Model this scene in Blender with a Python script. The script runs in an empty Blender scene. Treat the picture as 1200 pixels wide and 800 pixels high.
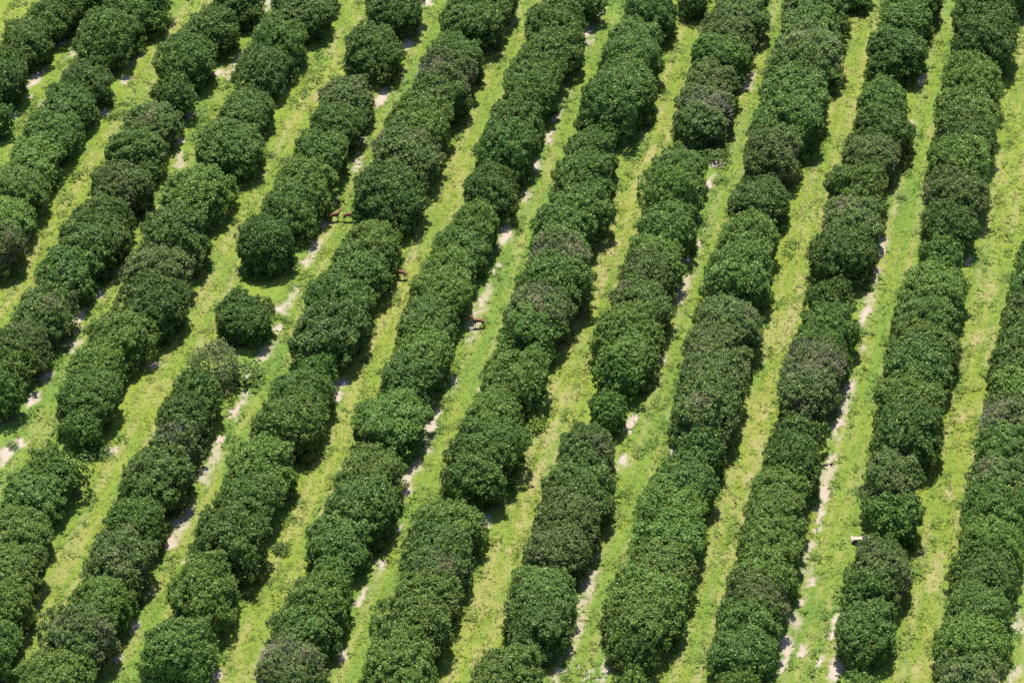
# every tree seen in the photograph, row by row from the left: x of its middle, y of its top, width, look
ROWS = [
 [(100,-35,64,'g'),(82,-18,62,'g'),(60,0,64,'g'),(36,20,66,'g'),(14,58,46,'g'),(6,72,62,'d'),(-8,118,52,'d')],
 [(165,-22,76,'g'),(134,14,76,'g'),(120,54,44,'n'),(107,71,66,'d'),(88,96,70,'d'),(64,128,76,'g'),(46,160,74,'y'),(28,193,74,'y'),(14,226,74,'y'),(-4,262,70,'b')],
 [(285,-22,66,'d'),(247,7,70,'g'),(221,42,72,'g'),(206,88,60,'g'),(182,114,76,'b'),(166,146,78,'g'),(148,190,76,'b'),(124,230,74,'g'),(106,258,76,'g'),(82,288,80,'d'),(52,342,74,'b'),(34,380,70,'b'),(18,404,66,'y'),(0,435,66,'d')],
 [(375,-32,60,'g'),(352,-14,76,'g'),(335,20,70,'g'),(316,54,70,'d'),(295,104,70,'g'),(273,140,80,'g'),(237,192,88,'y'),(208,246,86,'g'),(192,282,86,'b'),(182,318,88,'d'),(148,362,84,'y'),(122,403,74,'y'),(108,436,84,'g'),(95,484,54,'g'),(72,522,72,'y'),(50,540,86,'g'),(30,588,86,'y'),(18,634,84,'y'),(4,682,80,'y'),(-10,728,78,'g')],
 [(463,-22,72,'d'),(438,28,76,'g'),(411,90,66,'b'),(394,120,72,'g'),(380,150,72,'g'),(358,186,78,'y'),(345,216,72,'g'),(317,254,80,'d'),(285,340,76,'l'),(257,402,66,'p'),(236,434,70,'g'),(220,464,72,'g'),(213,494,70,'w'),(190,526,88,'g'),(164,586,78,'g'),(148,624,88,'b'),(120,676,84,'y'),(98,712,92,'b'),(72,754,90,'y')],
 [(578,-36,74,'g'),(557,-8,82,'g'),(536,38,70,'g'),(524,64,74,'w'),(512,86,76,'g'),(494,116,82,'y'),(478,148,88,'b'),(456,192,88,'d'),(436,260,74,'y'),(420,288,80,'g'),(402,322,84,'g'),(390,352,88,'d'),(370,416,52,'n'),(352,436,78,'g'),(338,464,86,'y'),(312,516,88,'y'),(297,558,86,'g'),(277,596,94,'g'),(247,658,90,'y'),(217,728,88,'g')],
 [(690,-18,52,'d'),(652,0,74,'g'),(646,28,76,'g'),(630,60,68,'g'),(620,84,70,'g'),(606,114,70,'g'),(596,148,76,'d'),(580,196,66,'d'),(560,240,66,'y'),(545,266,70,'g'),(531,294,72,'y'),(518,320,74,'y'),(506,346,80,'g'),(497,384,78,'y'),(487,416,80,'d'),(464,460,84,'n'),(438,526,82,'y'),(424,560,86,'g'),(403,602,80,'g'),(390,654,56,'n'),(378,676,78,'y'),(362,708,86,'g'),(347,746,88,'w')],
 [(812,-22,48,'d'),(766,-12,66,'d'),(748,22,66,'g'),(740,46,76,'g'),(734,72,80,'g'),(722,92,80,'d'),(712,137,44,'n'),(698,154,70,'g'),(690,184,78,'g'),(677,216,82,'g'),(665,246,82,'g'),(660,274,82,'w'),(650,300,86,'g'),(634,334,80,'w'),(625,356,82,'n'),(604,410,86,'y'),(583,458,74,'y'),(576,488,86,'g'),(567,516,92,'n'),(528,584,84,'y'),(522,612,88,'d'),(512,644,74,'b'),(500,668,88,'y'),(487,704,92,'y'),(470,744,94,'y')],
 [(872,-30,60,'d'),(866,-6,64,'b'),(857,16,68,'b'),(847,44,66,'g'),(836,78,70,'b'),(830,106,72,'w'),(812,130,50,'n'),(800,173,70,'g'),(793,202,72,'y'),(783,238,72,'g'),(770,278,68,'y'),(760,300,70,'b'),(753,330,78,'b'),(743,360,80,'y'),(735,386,80,'y'),(727,414,60,'n'),(712,462,54,'n'),(691,508,70,'b'),(683,540,84,'g'),(672,578,82,'b'),(657,612,82,'b'),(643,662,80,'g'),(637,698,84,'d'),(603,756,88,'y')],
 [(998,-42,60,'d'),(962,-24,76,'g'),(956,2,78,'g'),(952,28,84,'b'),(940,56,80,'g'),(934,84,80,'g'),(922,112,78,'g'),(911,154,70,'b'),(892,208,72,'d'),(880,250,80,'y'),(871,288,86,'g'),(856,346,84,'b'),(848,376,84,'b'),(838,412,88,'b'),(830,440,92,'b'),(812,482,48,'n'),(824,504,64,'d'),(802,538,80,'d'),(794,566,88,'y'),(788,596,90,'n'),(779,628,92,'y'),(769,662,92,'y'),(757,694,90,'y'),(746,742,62,'d'),(742,790,68,'y')],
 [(1080,-26,66,'d'),(1062,-2,68,'g'),(1052,34,72,'d'),(1038,98,64,'g'),(1032,126,72,'g'),(1024,158,72,'b'),(1010,196,72,'y'),(1003,228,74,'b'),(993,268,78,'d'),(977,330,64,'g'),(971,358,70,'g'),(968,386,68,'g'),(958,400,78,'w'),(952,428,78,'w'),(938,482,66,'g'),(934,514,70,'d'),(920,546,74,'y'),(914,574,78,'y'),(910,606,80,'y'),(902,640,80,'y'),(894,670,80,'b'),(882,702,80,'g'),(874,736,82,'d'),(862,782,60,'y')],
 [(1190,-32,60,'d'),(1157,-14,72,'g'),(1160,20,76,'d'),(1151,54,42,'n'),(1145,72,74,'y'),(1140,104,78,'y'),(1135,132,78,'g'),(1130,162,78,'y'),(1125,198,80,'b'),(1114,240,68,'d'),(1105,284,60,'g'),(1097,308,82,'y'),(1092,342,86,'g'),(1086,372,86,'y'),(1082,394,88,'d'),(1070,443,82,'y'),(1067,472,86,'d'),(1050,538,78,'b'),(1049,578,70,'g'),(1036,640,74,'b'),(1020,670,72,'g'),(1018,704,80,'d'),(1010,740,54,'n'),(1004,790,70,'y')],
 [(1236,268,78,'g'),(1226,302,80,'g'),(1217,336,80,'b'),(1209,370,80,'g'),(1202,402,80,'g'),(1197,434,80,'y'),(1190,466,80,'w'),(1185,500,84,'g'),(1178,538,84,'b'),(1172,572,84,'g'),(1166,606,82,'y'),(1158,644,80,'g'),(1152,688,80,'g'),(1146,724,86,'y'),(1138,762,86,'b')],
]
import bpy, math, random
import numpy as np
from mathutils import Vector, Matrix
random.seed(7)
RNG = np.random.default_rng(11)
scene = bpy.context.scene
COL = scene.collection

# ------------------------------------------------------------------ the camera: a long lens, high over the orchard
TH = math.radians(35.0)
FPX = 2800 / math.tan(TH)          # focal length in pixels of a 1200 px wide picture
DIST = 261.0
CAMZ = DIST * math.sin(TH)
CAMY = -DIST * math.cos(TH)
ROWA = math.radians(12.4)          # heading of the tree rows, east of the viewing direction
CA, SA = math.cos(ROWA), math.sin(ROWA)

def ground(px, py, z=0.0):
    """a point of the photograph (1200 x 800) dropped to height z"""
    dx, dy, dz = px - 600, -(py - 400), -FPX
    c, s = math.cos(TH), math.sin(TH)
    wx, wy, wz = dx, -dz * c + dy * s, dz * s + dy * c
    k = (z - CAMZ) / wz
    return wx * k, CAMY + wy * k

def px_per_m(px, py):
    x, y = ground(px, py)
    depth = (y - CAMY) * math.cos(TH) + CAMZ * math.sin(TH)
    return FPX / depth

def uv(x, y):                      # u across the rows, v along them
    return x * CA - y * SA, x * SA + y * CA
def xy(u, v):
    return u * CA + v * SA, -u * SA + v * CA

cam = bpy.data.cameras.new('camera')
cam.sensor_width = 36.0
cam.lens = 36.0 * FPX / 1200
cam.clip_start = 1; cam.clip_end = 9000
co = bpy.data.objects.new('camera', cam); COL.objects.link(co)
co.location = (0, CAMY, CAMZ)
co.rotation_euler = (math.radians(90) - TH, 0, 0)
scene.camera = co

# ------------------------------------------------------------------ light
SUN_EL = math.radians(76)
SUN_FROM = Vector((-0.15, 0.99, 0)).normalized()
sd = bpy.data.lights.new('sun', 'SUN'); sd.energy = 4.4; sd.angle = math.radians(0.53); sd.color = (1.0, 0.955, 0.88)
so = bpy.data.objects.new('sun', sd); COL.objects.link(so)
sv = Vector((SUN_FROM.x * math.cos(SUN_EL), SUN_FROM.y * math.cos(SUN_EL), math.sin(SUN_EL)))
so.rotation_euler = sv.to_track_quat('Z', 'Y').to_euler(); so.location = (-40, 30, 90)
w = bpy.data.worlds.new('World'); scene.world = w; w.use_nodes = True
nt = w.node_tree; bg = nt.nodes['Background']
sky = nt.nodes.new('ShaderNodeTexSky'); sky.sky_type = 'NISHITA'; sky.sun_disc = False
sky.sun_elevation = SUN_EL; sky.sun_rotation = math.atan2(SUN_FROM.x, SUN_FROM.y)
sky.air_density = 1.0; sky.dust_density = 0.6
nt.links.new(sky.outputs[0], bg.inputs['Color']); bg.inputs['Strength'].default_value = 0.12
scene.view_settings.view_transform = 'Standard'; scene.view_settings.look = 'None'
scene.view_settings.exposure = 1.0; scene.view_settings.gamma = 1.0
scene.view_settings.use_curve_mapping = False
scene.cycles.max_bounces = 6; scene.cycles.diffuse_bounces = 3; scene.cycles.transmission_bounces = 3
scene.cycles.use_denoising = False
scene.render.film_transparent = False

# ------------------------------------------------------------------ helpers
def tag(o, label=None, cat=None, group=None, kind=None):
    if label: o['label'] = label
    if cat: o['category'] = cat
    if group: o['group'] = group
    if kind: o['kind'] = kind
    return o

def mesh_from(name, V, F_flat, F_n, mats=(), smooth=False):
    """numpy arrays straight into a mesh; F_n is the number of corners of every face"""
    me = bpy.data.meshes.new(name)
    V = np.asarray(V, dtype=np.float32).reshape(-1, 3)
    F_flat = np.asarray(F_flat, dtype=np.int32).ravel()
    F_n = np.asarray(F_n, dtype=np.int32)
    me.vertices.add(len(V)); me.vertices.foreach_set('co', V.ravel())
    me.loops.add(len(F_flat)); me.loops.foreach_set('vertex_index', F_flat)
    me.polygons.add(len(F_n))
    st = np.zeros(len(F_n), dtype=np.int32); st[1:] = np.cumsum(F_n)[:-1]
    me.polygons.foreach_set('loop_start', st)
    me.polygons.foreach_set('loop_total', F_n)
    me.polygons.foreach_set('use_smooth', np.full(len(F_n), smooth))
    for m in mats: me.materials.append(m)
    me.update(calc_edges=True); me.validate()
    return me

def link(name, me, parent=None):
    o = bpy.data.objects.new(name, me); COL.objects.link(o)
    if parent: o.parent = parent
    return o

def hash2(ix, iy, seed):
    h = (ix.astype(np.int64) * 374761393 + iy.astype(np.int64) * 668265263 + seed * 1442695041) & 0xffffffff
    h = ((h ^ (h >> 13)) * 1274126177) & 0xffffffff
    h = (h ^ (h >> 16)) & 0xffffffff
    return h / 4294967295.0
def vnoise(x, y, seed):
    ix, iy = np.floor(x), np.floor(y); fx, fy = x - ix, y - iy
    fx, fy = fx * fx * (3 - 2 * fx), fy * fy * (3 - 2 * fy)
    a, b = hash2(ix, iy, seed), hash2(ix + 1, iy, seed)
    c, d = hash2(ix, iy + 1, seed), hash2(ix + 1, iy + 1, seed)
    return (a * (1 - fx) + b * fx) * (1 - fy) + (c * (1 - fx) + d * fx) * fy
def fbm(x, y, seed, oct=4):
    s, a, t = 0, 1.0, 0
    for i in range(oct):
        s = s + a * vnoise(x * 2 ** i + 17.3 * i, y * 2 ** i - 9.1 * i, seed + i); t += a; a *= 0.55
    return s / t
def sstep(a, b, x):
    t = np.clip((x - a) / (b - a), 0, 1); return t * t * (3 - 2 * t)

# ------------------------------------------------------------------ where the trees stand
TREES = []
ROW_FIT = []
for ri, row in enumerate(ROWS):
    pu, pv = [], []
    for x, yt, wd, look in row:
        s = px_per_m(x, yt + 0.45 * wd)
        R = 0.5 * wd / s * (0.80 if ri < 5 else 0.825 if ri < 8 else 0.845)
        H = 1.74 * R * (0.90 + 0.20 * random.random()) if R > 1.9 else 2.0 * R
        gx, gy = ground(x, yt + 0.45 * wd, 0.5 * H)
        if R > 1.6: gx -= 0.27
        TREES.append(dict(row=ri, x=gx, y=gy, R=R, H=H, look=look, W=wd / s, px=x, py=yt + 0.45 * wd, s=s))
        if R > 1.75: 
            u_, v_ = uv(gx, gy); pu.append(u_); pv.append(v_)
    k, b = np.polyfit(pv, pu, 1) if ri not in (0, 12) else (0.0, float(np.mean(pu)))
    if abs(k) > 0.02: k, b = 0.0, float(np.median(pu))
    ROW_FIT.append((k, b))

# ------------------------------------------------------------------ bare places and worn tracks seen in the photograph (x, y, w, h in its pixels)
SAND = [(103,3,5,6),(72,50,9,12),(62,44,8,5),(43,92,10,26),(34,116,6,6),(18,137,6,5),
 (282,32,5,18),(256,87,7,10),(220,136,10,16),(210,166,5,8),(115,345,10,10),(95,372,9,18),(54,442,9,8),(40,468,8,14),(8,532,14,22),(24,518,16,6),
 (500,5,9,10),(478,53,9,12),(447,113,10,24),(430,146,6,6),(423,165,9,9),(415,190,5,5),(390,236,5,9),(357,310,8,10),(328,362,9,10),(324,384,10,9),
 (292,440,6,12),(276,480,8,18),(261,516,8,12),(212,611,12,6),(200,637,9,14),(217,655,8,4),(155,735,8,10),(136,771,8,6),(186,792,14,6),(250,792,18,12),
 (692,30,9,24),(700,4,8,7),(683,66,5,8),(662,96,7,18),(652,138,6,7),(643,160,7,14),(628,195,7,8),(592,276,10,20),(581,315,6,12),(563,355,9,10),
 (530,447,8,12),(508,494,7,28),(475,572,8,26),(424,700,8,22),(400,768,12,7),(445,658,8,7),(465,622,5,10),
 (879,67,7,8),(840,193,9,11),(832,215,6,18),(794,341,8,10),(805,302,8,10),(741,497,9,20),(727,541,11,14),(697,652,7,6),(684,686,6,12),(790,533,11,14),
 (713,763,5,26),(712,785,12,8),(675,782,6,4),(662,785,6,5),(651,787,7,7),(648,797,9,6),(691,786,7,4),(706,796,11,6),(688,793,5,3),
 (1027,317,9,6),(1014,368,7,26),(980,500,7,22),(972,541,7,14),(995,451,5,10),(965,579,12,16),(961,605,6,14),(958,620,6,6),(950,682,5,8),(941,704,6,8),
 (922,754,12,20),(919,777,7,18),(961,773,4,14),(941,762,4,10),(981,776,13,34),(982,720,7,14),(976,742,6,22),(984,757,12,5),
 (1084,270,4,26),(1090,264,7,6),(1138,306,5,9),(568,612,13,14),(485,268,9,7),(397,450,15,12),(395,466,8,12),(181,429,8,5),(130,528,14,9),
 (162,66,9,5),(147,96,10,10),(122,132,9,8),(570,458,12,10),(1051,83,3,3)]
TAN = [(665,463,12,26),(645,508,13,30),(633,556,10,36),(707,328,8,34),(720,291,9,18),(747,214,8,22),(733,262,6,12),(610,614,7,24),(600,640,7,18),(620,585,6,14),
 (937,334,9,26),(930,371,12,32),(919,400,8,20),(890,522,9,32),(882,560,14,22),(871,608,9,14),(817,790,10,12),(900,480,7,18),(1158,342,14,30),(1130,486,13,12),
 (1115,577,9,18),(1097,672,13,44),(1075,785,9,16),(1148,395,9,16),(763,180,7,20),(775,130,6,18),(962,252,7,10),(950,300,9,14),(235,6,9,12),(177,98,8,10),(122,290,8,14),
 (420,24,7,18),(390,60,8,14),(374,110,7,16),(240,408,10,22),(214,440,8,18),(98,650,9,10),(565,160,5,16),(1190,38,7,22),(560,770,7,18),(485,300,7,14)]

def blob_field(U, V, blobs, grow=1.0):
    out = np.zeros_like(U)
    for (x, y, bw, bh) in blobs:
        gx, gy = ground(x, y); s = px_per_m(x, y)
        bu, bv = uv(gx, gy)
        ru = max(0.5 * bw / s * grow, 0.16); rv = max(0.5 * bh / (s * math.sin(TH)) * grow, 0.2)
        m = (abs(U - bu) < 3 * ru) & (abs(V - bv) < 3 * rv)
        if not m.any(): continue
        d = np.sqrt(((U[m] - bu) / ru) ** 2 + ((V[m] - bv) / rv) ** 2)
        out[m] = np.maximum(out[m], 1 - sstep(0.6, 1.5, d))
    return out

def cover(X, Y):
    out = np.zeros_like(X)
    for t in TREES:
        m = (np.abs(X - t['x']) < t['R'] * 1.2) & (np.abs(Y - t['y']) < t['R'] * 1.2)
        if m.any(): out[m] = np.maximum(out[m], 1 - sstep(0.62, 1.02, np.hypot(X[m] - t['x'], Y[m] - t['y']) / t['R']))
    return out
ROWU = np.array([b for k, b in ROW_FIT])
def fields(X, Y):
    """what grows or lies at each place: sand, tan wear, yellow grass, under-tree strip, weeds"""
    U, V = X * CA - Y * SA, X * SA + Y * CA
    cu = np.concatenate([[ROWU[0] - 7.35 * k for k in range(3, 0, -1)], ROWU, [ROWU[-1] + 7.35 * k for k in range(1, 4)]])
    D = U[..., None] - cu
    i = np.argmin(np.abs(D), axis=-1); d = np.take_along_axis(D, i[..., None], -1)[..., 0]
    ridx = i - 3
    even = (ridx % 2 == 0)
    # lane to the right of an even row is green with bare sand along its left edge; the others are yellow and worn
    lane_green = np.where(d > 0, even, ~even)
    dl = np.abs(d)                               # 0 in the row .. 3.7 mid-lane
    n1 = fbm(U * 0.35, V * 0.22, 3); n2 = fbm(U * 1.3, V * 1.0, 21); n3 = fbm(U * 3.1, V * 2.4, 44); n4 = fbm(U * 0.12, V * 0.07, 71, 3)
    strip = 1 - sstep(1.2, 1.9, dl + (n2 - 0.5) * 1.8 + (n3 - 0.5) * 0.8)
    bare = 0.9 * cover(X, Y) * sstep(0.38, 0.54, n1 * 0.5 + n3 * 0.5)
    edge_sand = np.where((d > 0) & even, (1 - sstep(0.25, 0.55, np.abs(d - 2.45 + (n2 - 0.5) * 0.9))) * sstep(0.55, 0.63, fbm(U * 0.5, V * 0.35, 91)), 0)
    sand = blob_field(U + (n2 - 0.5) * 0.8 + (n3 - 0.5) * 0.5, V + (n3 - 0.5) * 1.4, SAND, 1.05)
    sand = np.maximum(sand, edge_sand * 0.5) * (0.75 + 0.6 * sstep(0.3, 0.5, n3))
    sand = np.clip(sand, 0, 1)
    tan = blob_field(U + (n2 - 0.5) * 1.1, V + (n2 - 0.5) * 2.2, TAN, 1.15) * sstep(0.32, 0.56, n3 * 0.5 + n2 * 0.5)
    mid = 1 - sstep(0.5, 1.3, np.abs(dl - 3.3 + (n1 - .5) * 1.2))
    tan = np.maximum(tan, mid * (~lane_green) * sstep(0.50, 0.72, n2 * 0.5 + n1 * 0.5) * 0.5)
    # wheel ruts, faint
    rut = (1 - sstep(0.12, 0.38, np.abs(dl - 2.82 + (n1 - .5) * .35))) * sstep(0.36, 0.6, fbm(U * 0.9, V * 0.35, 402, 3))
    tan = np.maximum(tan, rut * np.where(lane_green, 0.38, 0.62))
    yellow = np.where(lane_green, 0.42, 0.74) + (n1 - 0.5) * 0.9 + (n4 - 0.5) * 0.9 + (n2 - .5) * .5
    streak = fbm(U * 2.6, V * 0.16, 301, 3)
    yellow = np.clip(yellow + (streak - 0.5) * 1.3, 0, 1)
    tan = np.maximum(tan, 0.45 * sstep(0.60, 0.74, streak) * sstep(1.9, 2.6, dl))
    weeds = sstep(0.5, 0.72, fbm(U * 0.9, V * 0.6, 55)) * (1 - sstep(0.3, 1.3, np.abs(dl - 2.55)))
    return dict(sand=sand, tan=tan, yellow=yellow, strip=strip, bare=bare, weeds=weeds, d=d, n2=n2, n3=n3, green=lane_green)

# ------------------------------------------------------------------ materials
def new_mat(name):
    m = bpy.data.materials.new(name); m.use_nodes = True
    return m, m.node_tree, m.node_tree.nodes['Principled BSDF']
def N(nt, t, **kw):
    n = nt.nodes.new(t)
    for k, v in kw.items(): setattr(n, k, v)
    return n
def ramp(nt, stops, fac):
    r = N(nt, 'ShaderNodeValToRGB'); e = r.color_ramp.elements
    e[0].position, e[0].color = stops[0][0], (*stops[0][1], 1)
    e[1].position, e[1].color = stops[-1][0], (*stops[-1][1], 1)
    for p, c in stops[1:-1]:
        q = e.new(p); q.color = (*c, 1)
    nt.links.new(fac, r.inputs[0]); return r.outputs[0]
def mix(nt, a, b, fac):
    m = N(nt, 'ShaderNodeMix', data_type='RGBA')
    for sock, v in ((m.inputs[6], a), (m.inputs[7], b), (m.inputs[0], fac)):
        if isinstance(v, (tuple, float, int)): sock.default_value = (*v, 1) if isinstance(v, tuple) else v
        else: nt.links.new(v, sock)
    return m.outputs[2]
def noise(nt, scale, detail=4, rough=0.6, coord='Object', vec=None):
    n = N(nt, 'ShaderNodeTexNoise'); n.inputs['Scale'].default_value = scale
    n.inputs['Detail'].default_value = detail; n.inputs['Roughness'].default_value = rough
    if vec is None:
        tc = N(nt, 'ShaderNodeTexCoord'); vec = tc.outputs[coord]
    nt.links.new(vec, n.inputs['Vector']); return n.outputs['Fac']
def attr(nt, name):
    a = N(nt, 'ShaderNodeAttribute'); a.attribute_name = name; return a.outputs['Fac']
def mathn(nt, op, a, b=None, clamp=False):
    m = N(nt, 'ShaderNodeMath', operation=op, use_clamp=clamp)
    for s, v in ((m.inputs[0], a), (m.inputs[1], b)):
        if v is None: continue
        if isinstance(v, (int, float)): s.default_value = v
        else: nt.links.new(v, s)
    return m.outputs[0]

GREEN_A, GREEN_B = (0.086, 0.155, 0.026), (0.136, 0.215, 0.040)
YEL_A, YEL_B = (0.138, 0.186, 0.024), (0.196, 0.236, 0.036)
def grass_colour(nt):
    n = mathn(nt, 'MULTIPLY_ADD', noise(nt, 1.9, 7, 0.78), 1.9, True)
    n.node.inputs[2].default_value = -0.45
    g = mix(nt, GREEN_A, GREEN_B, n); y = mix(nt, YEL_A, YEL_B, n)
    c = mix(nt, g, y, attr(nt, 'yellow'))
    d = mathn(nt, 'MULTIPLY_ADD', noise(nt, 0.9, 5, 0.7), 4.0, True); d.node.inputs[2].default_value = -2.15
    return mix(nt, c, (0.22, 0.20, 0.08), mathn(nt, 'MULTIPLY', d, 0.4))

m_ground, nt, bs = new_mat('ground')
gc = grass_colour(nt)
tanc = mix(nt, (0.27, 0.215, 0.105), (0.36, 0.285, 0.165), noise(nt, 3.0))
f_tan = mathn(nt, 'MULTIPLY', attr(nt, 'tan'), mathn(nt, 'MULTIPLY_ADD', noise(nt, 5.0, 6, 0.7), 1.8), True)
f_tan.node.inputs[1].links[0].from_node.inputs[2].default_value = -0.25
c1 = mix(nt, gc, tanc, f_tan)
litter = mix(nt, (0.10, 0.075, 0.05), (0.24, 0.19, 0.14), noise(nt, 4.0, 6, 0.75))
c2 = mix(nt, c1, litter, attr(nt, 'bare'))
sandc = mix(nt, (0.27, 0.205, 0.16), (0.49, 0.41, 0.35), noise(nt, 2.6, 6, 0.7))
sandc = mix(nt, sandc, (0.30, 0.24, 0.17), mathn(nt, 'GREATER_THAN', noise(nt, 7.0, 3, 0.6), 0.66))
c3 = mix(nt, c2, sandc, attr(nt, 'sand'))
nt.links.new(c3, bs.inputs['Base Color']); bs.inputs['Roughness'].default_value = 0.95; bs.inputs['Specular IOR Level'].default_value = 0.1
bp = N(nt, 'ShaderNodeBump'); bp.inputs['Strength'].default_value = 1.0; bp.inputs['Distance'].default_value = 0.10
nt.links.new(noise(nt, 6.0, 6, 0.75), bp.inputs['Height']); nt.links.new(bp.outputs[0], bs.inputs['Normal'])

def leafy(name, build, transl=0.25, rough=0.5, spec=0.4):
    m, nt, bs = new_mat(name)
    c = build(nt)
    nt.links.new(c, bs.inputs['Base Color']); bs.inputs['Roughness'].default_value = rough
    bs.inputs['Specular IOR Level'].default_value = spec
    tr = N(nt, 'ShaderNodeBsdfTranslucent'); nt.links.new(c, tr.inputs[0])
    mx = N(nt, 'ShaderNodeMixShader'); mx.inputs[0].default_value = transl
    nt.links.new(bs.outputs[0], mx.inputs[1]); nt.links.new(tr.outputs[0], mx.inputs[2])
    nt.links.new(mx.outputs[0], nt.nodes['Material Output'].inputs[0])
    return m

def grass_build(nt):
    c = grass_colour(nt)
    c = mix(nt, c, (0.28, 0.25, 0.10), mathn(nt, 'MULTIPLY', attr(nt, 'dry'), 0.8))
    return mix(nt, c, (0.12, 0.26, 0.04), mathn(nt, 'MULTIPLY', attr(nt, 'weed'), 0.5))
m_grass = leafy('grass_blades', grass_build, 0.3, 0.6, 0.25)

LOOKS = {  # two leaf colours, share and colour of thinning grey wood-and-leaf patches
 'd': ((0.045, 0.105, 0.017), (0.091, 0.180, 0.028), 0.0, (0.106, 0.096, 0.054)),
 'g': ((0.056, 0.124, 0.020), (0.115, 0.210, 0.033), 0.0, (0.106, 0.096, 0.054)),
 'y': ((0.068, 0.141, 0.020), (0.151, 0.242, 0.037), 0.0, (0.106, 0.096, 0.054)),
 'n': ((0.057, 0.139, 0.020), (0.125, 0.229, 0.036), 0.0, (0.095, 0.096, 0.060)),
 'b': ((0.066, 0.126, 0.025), (0.130, 0.195, 0.045), 0.32, (0.176, 0.177, 0.074)),
 'w': ((0.072, 0.126, 0.030), (0.139, 0.195, 0.054), 0.42, (0.213, 0.203, 0.098)),
 'p': ((0.117, 0.187, 0.051), (0.245, 0.321, 0.102), 0.32, (0.276, 0.278, 0.125)),
}
LEAF = {}
for k, (ca, cb, share, cg) in LOOKS.items():
    def build(nt, ca=ca, cb=cb, share=share, cg=cg):
        oi = N(nt, 'ShaderNodeObjectInfo')
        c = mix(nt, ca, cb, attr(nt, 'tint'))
        # new pale growth on some leaves
        fl = mathn(nt, 'GREATER_THAN', attr(nt, 'tint'), 0.90)
        c = mix(nt, c, (0.25, 0.31, 0.08), mathn(nt, 'MULTIPLY', fl, 0.75))
        tc0 = N(nt, 'ShaderNodeTexCoord'); pv = N(nt, 'ShaderNodeMapping'); nt.links.new(tc0.outputs['Object'], pv.inputs[0])
        nt.links.new(oi.outputs['Random'], pv.inputs['Location'])
        pf = mathn(nt, 'MULTIPLY_ADD', noise(nt, 1.3, 3, 0.6, vec=pv.outputs[0]), 5.0, True); pf.node.inputs[2].default_value = -2.6
        c = mix(nt, c, (0.130, 0.180, 0.050), mathn(nt, 'MULTIPLY', pf, 0.38))
        hs = N(nt, 'ShaderNodeHueSaturation')
        nt.links.new(mathn(nt, 'MULTIPLY_ADD', oi.outputs['Random'], 0.012), hs.inputs['Hue'])
        hs.inputs['Hue'].links[0].from_node.inputs[2].default_value = 0.484
        nt.links.new(mathn(nt, 'MULTIPLY_ADD', oi.outputs['Random'], 0.30), hs.inputs['Value'])
        hs.inputs['Value'].links[0].from_node.inputs[2].default_value = 0.86
        nt.links.new(c, hs.inputs['Color']); c = hs.outputs[0]
        if share:
            tc = N(nt, 'ShaderNodeTexCoord'); va = N(nt, 'ShaderNodeVectorMath', operation='ADD')
            nt.links.new(tc.outputs['Object'], va.inputs[0]); nt.links.new(oi.outputs['Random'], va.inputs[1])
            f = noise(nt, 0.9, 3, 0.6, vec=va.outputs[0])
            mr = N(nt, 'ShaderNodeMapRange'); mr.inputs[1].default_value = 0.66 - 0.4 * share; mr.inputs[2].default_value = 0.76 - 0.4 * share
            nt.links.new(f, mr.inputs[0])
            c = mix(nt, c, cg, mathn(nt, 'MULTIPLY', mr.outputs[0], 0.85))
        return c
    LEAF[k] = leafy('leaves_' + k, build, 0.25, 0.45, 0.3)

m_bark, nt, bs = new_mat('bark')
nt.links.new(mix(nt, (0.07, 0.055, 0.04), (0.20, 0.17, 0.13), noise(nt, 9, 6, 0.7)), bs.inputs['Base Color']); bs.inputs['Roughness'].default_value = 0.9
m_twig, nt, bs = new_mat('dead_twigs')
nt.links.new(mix(nt, (0.15, 0.145, 0.10), (0.29, 0.275, 0.205), noise(nt, 6, 3, 0.6)), bs.inputs['Base Color']); bs.inputs['Roughness'].default_value = 0.85

# ------------------------------------------------------------------ the ground: one sheet out to the horizon, fine where it is seen
def axis(lo, hi, step):
    a = np.arange(lo, hi + step / 2, step)
    far = np.array([3, 8, 20, 50, 120, 300, 800, 2000, 4500.])
    return np.concatenate([(lo - far)[::-1], a, hi + far])
gx = axis(-62, 62, 0.26); gy = axis(-56, 76, 0.28)
X, Y = np.meshgrid(gx, gy)
def relief(X, Y, Fd):
    dl = np.abs(Fd['d'])
    z = (fbm(X * 0.25, Y * 0.25, 5, 3) - 0.5) * 0.22 + (Fd['n2'] - 0.5) * 0.12 + (Fd['n3'] - 0.5) * 0.10
    z = z + 0.16 * (1 - sstep(0.6, 3.2, dl))          # trees stand on a low bed
    z = z - 0.05 * Fd['sand'] - 0.03 * Fd['tan']
    return z
F0 = fields(X, Y)
inside = (np.abs(X) < 62) & (Y > -56) & (Y < 76)
Z = np.where(inside, relief(X, Y, F0), 0.0)
ny, nx = X.shape
V = np.stack([X, Y, Z], -1).reshape(-1, 3)
idx = np.arange(ny * nx).reshape(ny, nx)
F = np.stack([idx[:-1, :-1], idx[:-1, 1:], idx[1:, 1:], idx[1:, :-1]], -1).reshape(-1, 4)
me = mesh_from('ground', V, F, np.full(len(F), 4), [m_ground], True)
for nm in ('sand', 'tan', 'yellow', 'bare'):
    a = me.attributes.new(nm, 'FLOAT', 'POINT'); a.data.foreach_set('value', F0[nm].astype(np.float32).ravel())
g = link('ground', me); tag(g, 'orchard ground with bright grass lanes and pale bare sand along the tree rows', 'ground', kind='structure')

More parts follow.
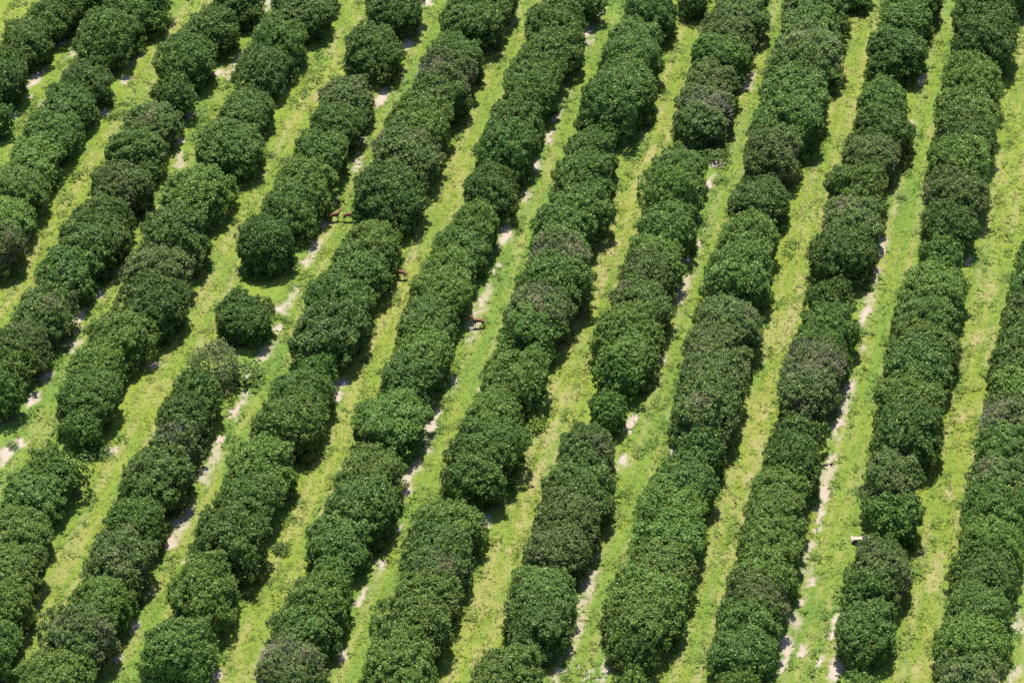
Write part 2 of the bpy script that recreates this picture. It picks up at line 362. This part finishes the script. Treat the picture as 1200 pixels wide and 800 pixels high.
def ground_z(x, y):
    x = np.atleast_1d(np.asarray(x, float)); y = np.atleast_1d(np.asarray(y, float))
    i = np.clip(np.searchsorted(gx, x) - 1, 0, nx - 2); j = np.clip(np.searchsorted(gy, y) - 1, 0, ny - 2)
    fx = (x - gx[i]) / (gx[i + 1] - gx[i]); fy = (y - gy[j]) / (gy[j + 1] - gy[j])
    return (Z[j, i] * (1 - fx) + Z[j, i + 1] * fx) * (1 - fy) + (Z[j + 1, i] * (1 - fx) + Z[j + 1, i + 1] * fx) * fy

# ------------------------------------------------------------------ grass: many short tufts
NT = 330000
tx = RNG.uniform(-56, 56, NT); ty = RNG.uniform(-50, 64, NT)
# keep what the view takes in, with a good margin for a step to the side
half = (ty - CAMY) * 0.155 + 7
keep = np.abs(tx) < half; tx, ty = tx[keep], ty[keep]
Ft = fields(tx, ty)
dens = (1 - Ft['sand'] * 1.3) * (1 - 0.55 * Ft['tan']) * np.where(np.abs(Ft['d']) < 1.6, 0.12, 1) * (1 - 0.75 * Ft['bare'])
dens *= 0.45 + 0.9 * fbm(tx * 1.6, ty * 1.6, 123)
keep = RNG.random(len(tx)) < dens
tx, ty = tx[keep], ty[keep]; Ft = {k: v[keep] for k, v in Ft.items()}
n = len(tx); tz = ground_z(tx, ty)
NB = 4
patch = fbm(tx * 0.8, ty * 0.8, 210)
base_h = 0.03 + 0.06 * RNG.random(n) + 0.07 * sstep(0.5, 0.75, patch) + 0.22 * Ft['weeds'] * RNG.random(n)
ang = RNG.uniform(0, 2 * np.pi, (n, NB)); lean = RNG.uniform(0.9, 2.6, (n, NB))
hgt = base_h[:, None] * RNG.uniform(0.6, 1.2, (n, NB)); wid = (0.04 + 0.5 * base_h[:, None]) * RNG.uniform(0.6, 1.2, (n, NB))
ox = tx[:, None] + RNG.normal(0, 0.05, (n, NB)); oy = ty[:, None] + RNG.normal(0, 0.05, (n, NB))
ca, sa = np.cos(ang), np.sin(ang)
zb = np.repeat(tz[:, None] - 0.03, NB, 1)
p0 = np.stack([ox - sa * wid / 2, oy + ca * wid / 2, zb], -1)
p1 = np.stack([ox + sa * wid / 2, oy - ca * wid / 2, zb], -1)
p2 = np.stack([ox + ca * hgt * lean, oy + sa * hgt * lean, zb + 0.03 + hgt], -1)
V = np.stack([p0, p1, p2], 2).reshape(-1, 3)
me = mesh_from('grass', V, np.arange(len(V)), np.full(n * NB, 3), [m_grass])
rep = lambda a: np.repeat(a, NB * 3).astype(np.float32)
yel = np.clip(Ft['yellow'] + RNG.normal(0, 0.26, n), 0, 1)
dry = np.clip((RNG.random(n) < 0.10 + 0.5 * Ft['tan']) * RNG.random(n), 0, 1)
for nm, val in (('yellow', yel), ('dry', dry), ('weed', Ft['weeds'] * (0.5 + 0.5 * RNG.random(n)))):
    a = me.attributes.new(nm, 'FLOAT', 'POINT'); a.data.foreach_set('value', rep(val))
gr = link('grass', me); tag(gr, 'short yellow-green grass and weeds covering the lanes between tree rows', 'grass', kind='stuff')

# ------------------------------------------------------------------ crowns
def unit(v): return v / np.maximum(np.linalg.norm(v, axis=-1, keepdims=True), 1e-9)
def crown_mesh(name, seed, ex=2.5, clumps=450, per=185, leaf=0.063, rough=0.14, sparse=0.0, core=True):
    """a crown of radius 1 across and 0..1 high (scaled per tree), made of leaf clumps; unit = one crown radius"""
    r = np.random.default_rng(seed)
    HZ = 0.86                                           # half height over radius
    def surf(d):
        L = (np.abs(d[:, 0]) ** ex + np.abs(d[:, 1]) ** ex) ** (1 / ex)
        p = np.where(d[:, 2] < 0, 5.0, 2.3)            # skirts hang nearly straight down to the grass, the top is a dome
        e = (L ** p + np.abs(d[:, 2] / HZ) ** p) ** (-1 / p)
        q = seed * 3.7
        nz = fbm(d[:, 0] * 1.6 + q, d[:, 1] * 1.6 + d[:, 2] * 1.1 + q, seed, 3) - 0.5
        n2 = fbm(d[:, 0] * 3.5 - q, d[:, 2] * 3.5 + d[:, 1] * 1.7, seed + 9, 2) - 0.5
        low = np.clip(-d[:, 2], 0, 1)
        return e * (1 + rough * 4.8 * nz + rough * 3.0 * n2 - 0.03 * low)
    # evenly spread clump directions
    i = np.arange(clumps * 2) + 0.5; ph = np.arccos(1 - 2 * i / (clumps * 2)); th = np.pi * (1 + 5 ** 0.5) * i
    d = np.stack([np.cos(th) * np.sin(ph), np.sin(th) * np.sin(ph), np.cos(ph)], -1)
    d = unit(d + r.normal(0, 0.09, d.shape)); r.shuffle(d)
    d = d[d[:, 2] > -0.86]; d = d[: int(clumps * 1.6)]
    rad = surf(d); cr = r.uniform(0.06, 0.13, len(d)); cr[r.random(len(d)) < 0.12] *= 1.7
    lob = unit(r.normal(0, 1, (9, 3)) + np.array([0, 0, 0.35])); amp = r.uniform(-0.11, 0.13, 9)
    rad = rad * (1 + (amp[None, :] * np.exp(-((1 - d @ lob.T) / 0.055))).sum(1))
    push = np.where(r.random(len(d)) < 0.07, r.uniform(0.03, 0.11, len(d)), 0.0) * (d[:, 2] > -0.3)
    rad = rad + push
    cc = d * (rad - cr * 0.75 + r.normal(0, 0.055, len(d)))[:, None]
    P, NRM, SZ, TN = [], [], [], []
    for c, q, di in zip(cc, cr, d):
        k = max(8, int(0.62 * per * (q / 0.155) ** 2 * (1 - sparse)))
        v = unit(r.normal(0, 1, (k, 3)) + di * 0.9)
        p = c + v * q * r.uniform(0.55, 1.08, (k, 1)) * np.array([1, 1, 0.92])
        P.append(p); NRM.append(unit(v * 0.55 + di * 0.25 + np.array([0, 0, 0.24]) + r.normal(0, 0.66, (k, 3))))
        SZ.append(leaf * 0.5 * r.uniform(0.6, 1.35, k))
        TN.append(np.clip(r.normal(0.42 + 0.5 * (r.random() - 0.5), 0.36, k), 0, 1))
    # a loose ragged layer of leaves and short sprays over the clumps
    nf = int(clumps * 24 * (1 - sparse)); v = unit(r.normal(0, 1, (nf // 5, 3))); v = v[v[:, 2] > -0.85]
    rs = surf(v); rs = rs * (1 + (amp[None, :] * np.exp(-((1 - v @ lob.T) / 0.055))).sum(1))
    for di, q in zip(v, rs):
        dirn = unit(di * 0.7 + r.normal(0, 0.6, 3) + np.array([0, 0, 0.15])); t = np.linspace(0, 0.11, 5)[:, None] * r.uniform(0.4, 1.2)
        P.append(di * (q - 0.075 + r.normal(0, 0.035)) + dirn * t + r.normal(0, 0.010, (5, 3)))
        NRM.append(unit(di * 0.5 + np.array([0, 0, 0.25]) + r.normal(0, 0.75, (5, 3)))); SZ.append(leaf * 0.5 * r.uniform(0.5, 1.15, 5))
        TN.append(np.clip(r.normal(0.50, 0.34) + r.normal(0, 0.12, 5), 0, 1))
    # loose shoots standing out of the outline
    ns = 150; v = unit(r.normal(0, 1, (ns, 3)) + np.array([0, 0, 0.7]))
    v = v[v[:, 2] > -0.3]; rs = surf(v)
    for di, q in zip(v, rs):
        k = 10; t = r.uniform(-0.04, 0.04 + 0.10 * r.random() ** 2, (k, 1))
        P.append(di * (q + t) + r.normal(0, 0.012, (k, 3))); NRM.append(unit(r.normal(0, 1, (k, 3)) + np.array([0, 0, 0.5])))
        SZ.append(leaf * 0.5 * r.uniform(0.6, 1.1, k)); TN.append(np.clip(r.normal(0.75, 0.2, k), 0, 1))
    P = np.concatenate(P); NRM = np.concatenate(NRM); SZ = np.concatenate(SZ); TN = np.concatenate(TN)
    # height: the unit crown is squeezed into z 0.06 .. ; the bottom is cut off flat-ish and full (a skirt near the ground)
    lo = P[:, 2] < -0.80
    P, NRM, SZ, TN = P[~lo], NRM[~lo], SZ[~lo], TN[~lo]
    a = unit(np.cross(NRM, unit(r.normal(0, 1, NRM.shape)))); b = np.cross(NRM, a)
    a *= SZ[:, None]; b *= (SZ * 0.62)[:, None]
    V = np.stack([P - a, P + b - NRM * SZ[:, None] * 0.12, P + a, P - b - NRM * SZ[:, None] * 0.12], 1).reshape(-1, 3)
    nl = len(P); F = np.arange(nl * 4); FN = np.full(nl, 4)
    tint = np.repeat(TN, 4)
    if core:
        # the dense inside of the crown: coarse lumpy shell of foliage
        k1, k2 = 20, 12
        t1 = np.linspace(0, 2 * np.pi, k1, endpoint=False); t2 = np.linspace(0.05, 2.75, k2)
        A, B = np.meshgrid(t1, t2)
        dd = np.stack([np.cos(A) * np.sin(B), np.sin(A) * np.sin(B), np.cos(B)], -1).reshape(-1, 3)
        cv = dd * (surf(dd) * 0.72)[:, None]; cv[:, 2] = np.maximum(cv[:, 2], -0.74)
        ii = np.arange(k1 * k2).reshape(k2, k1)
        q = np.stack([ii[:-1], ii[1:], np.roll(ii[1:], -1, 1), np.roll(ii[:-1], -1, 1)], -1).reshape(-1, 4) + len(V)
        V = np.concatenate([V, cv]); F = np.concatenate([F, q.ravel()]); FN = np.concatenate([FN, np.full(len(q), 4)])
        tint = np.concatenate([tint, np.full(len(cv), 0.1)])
    V = V.copy(); V[:, 2] = (V[:, 2] + HZ) / (2 * HZ)     # z now 0..1, scaled by tree height
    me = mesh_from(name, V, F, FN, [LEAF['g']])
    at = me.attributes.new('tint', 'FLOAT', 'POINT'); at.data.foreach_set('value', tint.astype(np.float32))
    return me

def tube(V, F, FN, pts, rads, k=6):
    pts = [Vector(p) for p in pts]; base = len(V)
    for i, (p, q) in enumerate(zip(pts, rads)):
        t = (pts[min(i + 1, len(pts) - 1)] - pts[max(i - 1, 0)]).normalized()
        a = t.orthogonal().normalized(); b = t.cross(a)
        for j in range(k):
            an = 2 * math.pi * j / k
            V.append(p + (a * math.cos(an) + b * math.sin(an)) * q)
    for i in range(len(pts) - 1):
        for j in range(k):
            F += [base + i * k + j, base + i * k + (j + 1) % k, base + (i + 1) * k + (j + 1) % k, base + (i + 1) * k + j]; FN.append(4)
    F += [base + (len(pts) - 1) * k + j for j in range(k)]; FN.append(k)

def trunk_mesh(name, seed):
    """trunk and limbs for a crown 2.4 m in radius, 4.1 m high"""
    r = random.Random(seed); V, F, FN = [], [], []
    top = Vector((r.uniform(-.1, .1), r.uniform(-.1, .1), 0.75))
    tube(V, F, FN, [(0, 0, -0.25), (0.01, 0, 0.05), (top.x * .5, top.y * .5, 0.4), top], [0.20, 0.16, 0.13, 0.12], 8)
    for i in range(5):
        a = 2 * math.pi * (i + r.random() * 0.6) / 5; o = Vector((math.cos(a), math.sin(a), 0))
        p1 = top - Vector((0, 0, .08)); p2 = p1 + o * 0.5 + Vector((0, 0, 0.6)); p3 = p2 + o * 0.55 + Vector((r.uniform(-.2, .2), r.uniform(-.2, .2), 0.85)); p4 = p3 + o * 0.35 + Vector((0, 0, 0.7))
        tube(V, F, FN, [p1, p2, p3, p4], [0.085, 0.065, 0.04, 0.02], 5)
        for s in (-1, 1):
            sd_ = Vector((-o.y, o.x, 0)) * s
            tube(V, F, FN, [p2, p2 + sd_ * 0.45 + o * 0.3 + Vector((0, 0, 0.35)), p2 + sd_ * 0.8 + o * 0.7 + Vector((0, 0, 0.8))], [0.045, 0.03, 0.014], 4)
    return mesh_from(name, [tuple(v) for v in V], F, FN, [m_bark], True)

def twig_mesh(name, seed, n=260, ln=0.20, wd=0.006):
    """bare grey twigs standing out of a thinning crown (unit crown, z 0..1)"""
    r = np.random.default_rng(seed); HZ = 0.86; V, F, FN = [], [], []
    cen = unit(r.normal(0, 1, (3, 3)) + np.array([0, -0.3, 1.3]))
    for i in range(n):
        c = cen[r.integers(3)]; d = unit(c + r.normal(0, 0.42, 3))
        if d[2] < 0.0: continue
        e = (abs(d[0]) ** 2.5 + abs(d[1]) ** 2.5 + abs(d[2] / HZ) ** 2.5) ** (-1 / 2.5)
        p = d * (e * r.uniform(0.84, 0.97)); t = unit(d * 0.8 + np.array([0, 0, 0.5]) + r.normal(0, 0.55, 3)); L = ln * r.uniform(0.5, 1.1)
        q = p + t * L
        m = p + t * L * 0.5 + r.normal(0, 0.012, 3)
        s = unit(np.cross(t, r.normal(0, 1, 3))) * wd; s2 = unit(np.cross(t, s)) * wd
        b = len(V); V += [p + s, p - s * .5 + s2 * .87, p - s * .5 - s2 * .87, m + s * .7, m - s * .35 + s2 * .6, m - s * .35 - s2 * .6, q]
        for j in range(3):
            k = (j + 1) % 3
            F += [b + j, b + k, b + 3 + k, b + 3 + j]; FN.append(4)
            F += [b + 3 + j, b + 3 + k, b + 6]; FN.append(3)
    V = np.array(V); V[:, 2] = (V[:, 2] + HZ) / (2 * HZ)
    return mesh_from(name, V, F, FN, [m_twig])

CROWNS = [crown_mesh('crown', 100 + i, ex=[2.5, 3.4, 2.9, 4.0, 2.7, 3.6, 3.1, 2.6, 3.4, 2.9][i % 10], clumps=[430, 470, 450, 500, 400, 480, 450, 430, 470, 490][i % 10]) for i in range(16)]
SMALL = [crown_mesh('crown', 140 + i, ex=2.1, clumps=170, per=110, leaf=0.10, rough=0.2) for i in range(3)]
THIN = crown_mesh('crown', 160, ex=2.2, clumps=260, per=80, leaf=0.085, rough=0.2, sparse=0.5, core=False)
TRUNKS = [trunk_mesh('trunk', s) for s in range(4)]
TWIGS = [twig_mesh('bare_twigs', 200 + s) for s in range(3)]
TWIGS_DENSE = [twig_mesh('bare_twigs', 220 + s, 430, 0.24, 0.0075) for s in range(3)]

ORD = ['', 'first', 'second', 'third', 'fourth', 'fifth', 'sixth', 'seventh', 'eighth', 'ninth', 'tenth', 'eleventh', 'twelfth', 'thirteenth', 'fourteenth', 'fifteenth',
       'sixteenth', 'seventeenth', 'eighteenth', 'nineteenth', 'twentieth', 'twenty-first', 'twenty-second', 'twenty-third', 'twenty-fourth', 'twenty-fifth']
WORDS = {'d': 'dark green', 'g': 'green', 'y': 'yellowish green', 'n': 'bright green', 'b': 'dull grey-green', 'w': 'greyish thinning', 'l': 'dark green', 'p': 'pale sparse'}
SPECIAL = {}
group = 'citrus trees standing in the orchard rows'
cnt = {}
for t in TREES:
    ri = t['row']; cnt[ri] = cnt.get(ri, 0) + 1; k = cnt[ri]
    look = t['look']; R, H = t['R'], t['H']
    small = R < 1.8
    z0 = float(ground_z(t['x'], t['y'])[0])
    root = bpy.data.objects.new('orchard_tree', None); COL.objects.link(root); root.empty_display_size = 0.5
    root.location = (t['x'], t['y'], z0)
    q = random.choice((0, 1, 2, 3)) * math.pi / 2 if not small else random.uniform(0, 6.28)
    root.rotation_euler = (0, 0, q - ROWA + random.uniform(-0.12, 0.12))
    size = 'small ' if small else ('broad ' if t['W'] > 5.35 else ('narrow ' if t['W'] < 4.45 else ''))
    adj = size + WORDS[look]
    rowname = 'the %s row from the left' % ORD[ri + 1] if ri < 12 else 'the last row on the right'
    if look == 'l': label = 'lone round dark tree with a gap before and behind it, fifth row'
    elif look == 'p': label = 'pale sparse tree showing its branches, just below the lone round tree'
    else: label = '%s tree, %s down in %s' % (adj, ORD[k], rowname)
    tag(root, label, 'tree', group)
    lk = 'd' if look == 'l' else look
    if look == 'p': cm = THIN
    elif small: cm = SMALL[k % 3]
    else: cm = CROWNS[random.randrange(16)]
    c = link('crown', cm, root)
    st = 1.0 if (small or look in 'lp') else random.uniform(1.05, 1.28)       # crowns grow into each other along the row
    qi = int(round(q / (math.pi / 2))) % 2
    sx, sy = R * random.uniform(0.93, 1.03), R * random.uniform(0.93, 1.03)
    if not small: sx, sy = (sx, sy * st) if qi == 0 else (sx * st, sy)
    c.scale = (sx, sy, H * random.uniform(0.95, 1.05))
    c.rotation_euler = (random.uniform(-.12, .12), random.uniform(-.12, .12), 0)
    c.location = (0, 0, 0.02)
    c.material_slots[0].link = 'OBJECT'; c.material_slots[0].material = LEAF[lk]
    tr = link('trunk', TRUNKS[random.randrange(4)], root); f = R / 2.45
    tr.scale = (f, f, f * 0.95)
    if look in ('w', 'b', 'p'):
        if look == 'b' and k % 2: continue
        tm = (TWIGS_DENSE if look in ('w', 'p') else TWIGS)[random.randrange(3)]
        tw = link('bare_twigs', tm, root); tw.scale = (R, R, H); tw.location = (0, 0, 0.02)
        tw['kind'] = 'stuff'
        tw.rotation_euler = (0, 0, -root.rotation_euler.z + random.uniform(-0.6, 0.6))
# ------------------------------------------------------------------ weeds and low bushes one can tell apart
SHRUBS = [(120,530,20,'n','small dark bush on bare sand under the end of the fourth tree row'),
 (105,534,22,'n','small bush at the foot of the trees above the sand patch'),
 (836,183,26,'n','small grey-green bush beside the white sand between the trees of the ninth row'),
 (277,438,40,'n','low bluish green bush beside the pale sparse tree'),
 (625,497,28,'k','bright yellow-green weed clump beside the worn track'),
 (15,522,12,'n','tiny bush on a bare sand patch near the left edge of the orchard'),
 (328,642,20,'d','small dark bush in the yellow grass just off the tree row')]
WISPY = [crown_mesh('crown', 180 + i, ex=2.0, clumps=70, per=60, leaf=0.16, rough=0.42, sparse=0.35, core=False) for i in range(2)]
def leaves_k(nt): return mix(nt, (0.13, 0.22, 0.03), (0.26, 0.34, 0.05), attr(nt, 'tint'))
LEAF['k'] = leafy('leaves_k', leaves_k, 0.3, 0.5, 0.3)
for (x, y, wd, lk, lab) in SHRUBS:
    s = px_per_m(x, y); R = 0.5 * wd / s; H = 0.95 * R
    gx_, gy_ = ground(x, y, 0.5 * H)
    root = link('low_bush', None); root.location = (gx_, gy_, float(ground_z(gx_, gy_)[0]))
    tag(root, lab, 'bush', 'low bushes and weeds beside the tree rows')
    c = link('crown', WISPY[(x + y) % 2], root); c.scale = (R, R, H); c.rotation_euler = (0, 0, x); c.location = (0, 0, -0.06)
    c.material_slots[0].link = 'OBJECT'; c.material_slots[0].material = LEAF[lk]

# ------------------------------------------------------------------ deer
m_coat, nt, bs = new_mat('red_brown_coat')
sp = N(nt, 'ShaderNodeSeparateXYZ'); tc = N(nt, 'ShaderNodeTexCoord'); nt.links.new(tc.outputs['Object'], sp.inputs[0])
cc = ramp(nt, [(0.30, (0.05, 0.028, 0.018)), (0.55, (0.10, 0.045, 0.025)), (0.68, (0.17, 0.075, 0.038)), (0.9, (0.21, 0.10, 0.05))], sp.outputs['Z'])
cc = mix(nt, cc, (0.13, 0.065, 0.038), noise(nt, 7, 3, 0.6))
nt.links.new(cc, bs.inputs['Base Color']); bs.inputs['Roughness'].default_value = 0.7; bs.inputs['Specular IOR Level'].default_value = 0.25
m_pale, nt, bs = new_mat('pale_hair'); bs.inputs['Base Color'].default_value = (0.55, 0.47, 0.38, 1); bs.inputs['Roughness'].default_value = 0.9
m_eye, nt, bs = new_mat('eye'); bs.inputs['Base Color'].default_value = (0.01, 0.008, 0.006, 1); bs.inputs['Roughness'].default_value = 0.2

def skinned(name, verts, edges, radii, mat, sub=2, root_i=0):
    me = bpy.data.meshes.new(name); me.from_pydata(verts, edges, [])
    o = bpy.data.objects.new(name, me); COL.objects.link(o)
    md = o.modifiers.new('skin', 'SKIN'); md.use_smooth_shade = True
    for i, r_ in enumerate(radii):
        sv_ = me.skin_vertices[0].data[i]; sv_.radius = r_ if isinstance(r_, tuple) else (r_, r_)
        sv_.use_root = (i == root_i)
    ss = o.modifiers.new('subd', 'SUBSURF'); ss.levels = sub; ss.render_levels = sub
    dg = bpy.context.evaluated_depsgraph_get(); dg.update()
    res = bpy.data.meshes.new_from_object(o.evaluated_get(dg)); res.name = name
    bpy.data.objects.remove(o); bpy.data.meshes.remove(me)
    res.materials.clear(); res.materials.append(mat)
    res.polygons.foreach_set('use_smooth', [True] * len(res.polygons))
    return res

def make_deer(px, py, heading, head_down, label, step=0.0, size=1.0):
    """faces +X before turning; shoulder about 0.95 m high"""
    V = [(-0.42, 0, 0.80), (-0.18, 0, 0.80), (0.12, 0, 0.79), (0.36, 0, 0.80)]          # pelvis .. chest
    E = [(0, 1), (1, 2), (2, 3)]; R = [(0.16, 0.20), (0.165, 0.20), (0.17, 0.21), (0.15, 0.20)]
    def chain(start, pts, rad):
        p = start
        for q, r_ in zip(pts, rad):
            V.append(q); R.append(r_); E.append((p, len(V) - 1)); p = len(V) - 1
        return p
    if head_down: nk = [(0.52, 0, 0.74), (0.66, 0, 0.55), (0.74, 0, 0.36), (0.80, 0, 0.24), (0.87, 0, 0.12)]
    else: nk = [(0.50, 0, 0.92), (0.60, 0, 1.08), (0.66, 0, 1.22), (0.76, 0, 1.21), (0.90, 0, 1.14)]
    chain(3, nk, [0.10, 0.075, 0.075, 0.065, 0.035])
    for s in (-1, 1):
        dz = step * s
        chain(0, [(-0.44, 0.10 * s, 0.66), (-0.34 + dz, 0.11 * s, 0.50), (-0.50 + dz, 0.10 * s, 0.34), (-0.47 + dz, 0.10 * s, 0.12), (-0.43 + dz, 0.10 * s, 0.02)], [0.10, 0.062, 0.032, 0.022, 0.026])
        chain(3, [(0.36, 0.10 * s, 0.62), (0.35 - dz, 0.10 * s, 0.45), (0.38 - dz, 0.10 * s, 0.27), (0.37 - dz, 0.10 * s, 0.10), (0.40 - dz, 0.10 * s, 0.02)], [0.075, 0.045, 0.028, 0.02, 0.026])
    body = skinned('body', V, E, R, m_coat)
    x, y = ground(px, py, 0.75 * size)
    root = link('deer', None); root.location = (x, y, float(ground_z(x, y)[0])); root.rotation_euler = (0, 0, heading); root.scale = (size,) * 3
    tag(root, label, 'deer', 'deer in the orchard')
    link('body', body, root)
    hx, hz = (0.73, 0.42) if head_down else (0.64, 1.26)
    for s in (-1, 1):
        ear = skinned('ear', [(hx, 0.05 * s, hz), (hx - 0.02, 0.12 * s, hz + 0.05), (hx - 0.04, 0.18 * s, hz + 0.08)], [(0, 1), (1, 2)], [0.02, (0.035, 0.018), 0.01], m_coat, 1)
        link('ear', ear, root)
        ex, ez = (0.79, 0.29) if head_down else (0.745, 1.24)
        bm = __import__('bmesh').new(); __import__('bmesh').ops.create_icosphere(bm, subdivisions=2, radius=0.014, matrix=Matrix.Translation((ex, 0.058 * s, ez)))
        em = bpy.data.meshes.new('eye'); bm.to_mesh(em); bm.free(); em.materials.append(m_eye); link('eye', em, root)
    tail = skinned('tail', [(-0.53, 0, 0.84), (-0.60, 0, 0.77), (-0.62, 0, 0.66)], [(0, 1), (1, 2)], [0.03, 0.045, 0.02], m_pale, 1)
    link('tail', tail, root)

make_deer(391, 251, math.radians(10), False, 'reddish brown deer at the edge of the tree row, pale rump by the leaves', 0.05, 0.85)
make_deer(409, 251.5, math.radians(-4), True, 'reddish brown deer half hidden behind the big dark crown to its right', 0.08, 0.9)
make_deer(470, 319, math.radians(168), True, 'reddish brown deer stepping out of the yellow lane into the trees', 0.07, 0.92)
make_deer(561, 376, math.radians(184), False, 'reddish brown deer standing on green grass beside a patch of bare sand', 0.06, 0.88)

# ------------------------------------------------------------------ the pale sand mound with dark shade painted on a sheet at its foot
m_sand, nt, bs = new_mat('mound_sand')
nt.links.new(mix(nt, (0.26, 0.20, 0.15), (0.50, 0.42, 0.34), noise(nt, 5, 6, 0.7)), bs.inputs['Base Color']); bs.inputs['Roughness'].default_value = 0.95
x0, y0 = ground(1010, 638)
nu, nv = 40, 16; V = []
rr = np.random.default_rng(5)
for j in range(nv):
    t = j / (nv - 1)                      # 0 at the back, 1 at the overhanging lip, then down and in
    for i in range(nu):
        a = i / (nu - 1) * 2 - 1; w_ = 0.85 * (1 - 0.12 * abs(a) ** 3)
        if t < 0.7:
            k = t / 0.7; yy = 0.95 * (1 - k) - 0.05; zz = 0.50 * math.sin(k * math.pi / 2) * (1 - a ** 4 * 0.75)
        else:
            k = (t - 0.7) / 0.3; yy = -0.05 + 0.45 * math.sin(k * math.pi / 2) * (1 - a * a); zz = (0.50 - 0.50 * k) * (1 - a ** 4 * 0.75)
        V.append((a * w_, yy + rr.normal(0, 0.03) + 0.06 * math.sin(a * 5), zz - 0.06 + rr.normal(0, 0.03)))
ii = np.arange(nu * nv).reshape(nv, nu)
F = np.stack([ii[:-1, :-1], ii[1:, :-1], ii[1:, 1:], ii[:-1, 1:]], -1).reshape(-1, 4)
md_ = link('sand_mound', mesh_from('sand_mound', V, F, np.full(len(F), 4), [m_sand], True))
md_.location = (x0, y0, float(ground_z(x0, y0)[0]) + 0.02)
tag(md_, 'pale sand mound with painted dark hollow at the left foot of a tree row', 'mound')

m_shade, nt, bs = new_mat('painted_shade'); nt.links.new(mix(nt, (0.02, 0.015, 0.012), (0.06, 0.045, 0.032), noise(nt, 9, 4, 0.7)), bs.inputs['Base Color']); bs.inputs['Roughness'].default_value = 1.0  # near-black colour stands in for the shade under the mound's lip
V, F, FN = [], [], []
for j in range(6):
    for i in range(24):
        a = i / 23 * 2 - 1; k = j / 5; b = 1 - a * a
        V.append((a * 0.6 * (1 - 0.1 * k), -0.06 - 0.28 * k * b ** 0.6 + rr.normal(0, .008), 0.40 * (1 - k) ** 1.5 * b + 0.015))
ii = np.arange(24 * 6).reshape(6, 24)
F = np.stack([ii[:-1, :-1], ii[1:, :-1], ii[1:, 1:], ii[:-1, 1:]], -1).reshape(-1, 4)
hl = link('shade', mesh_from('shade', V, F, np.full(len(F), 4), [m_shade], True), md_)
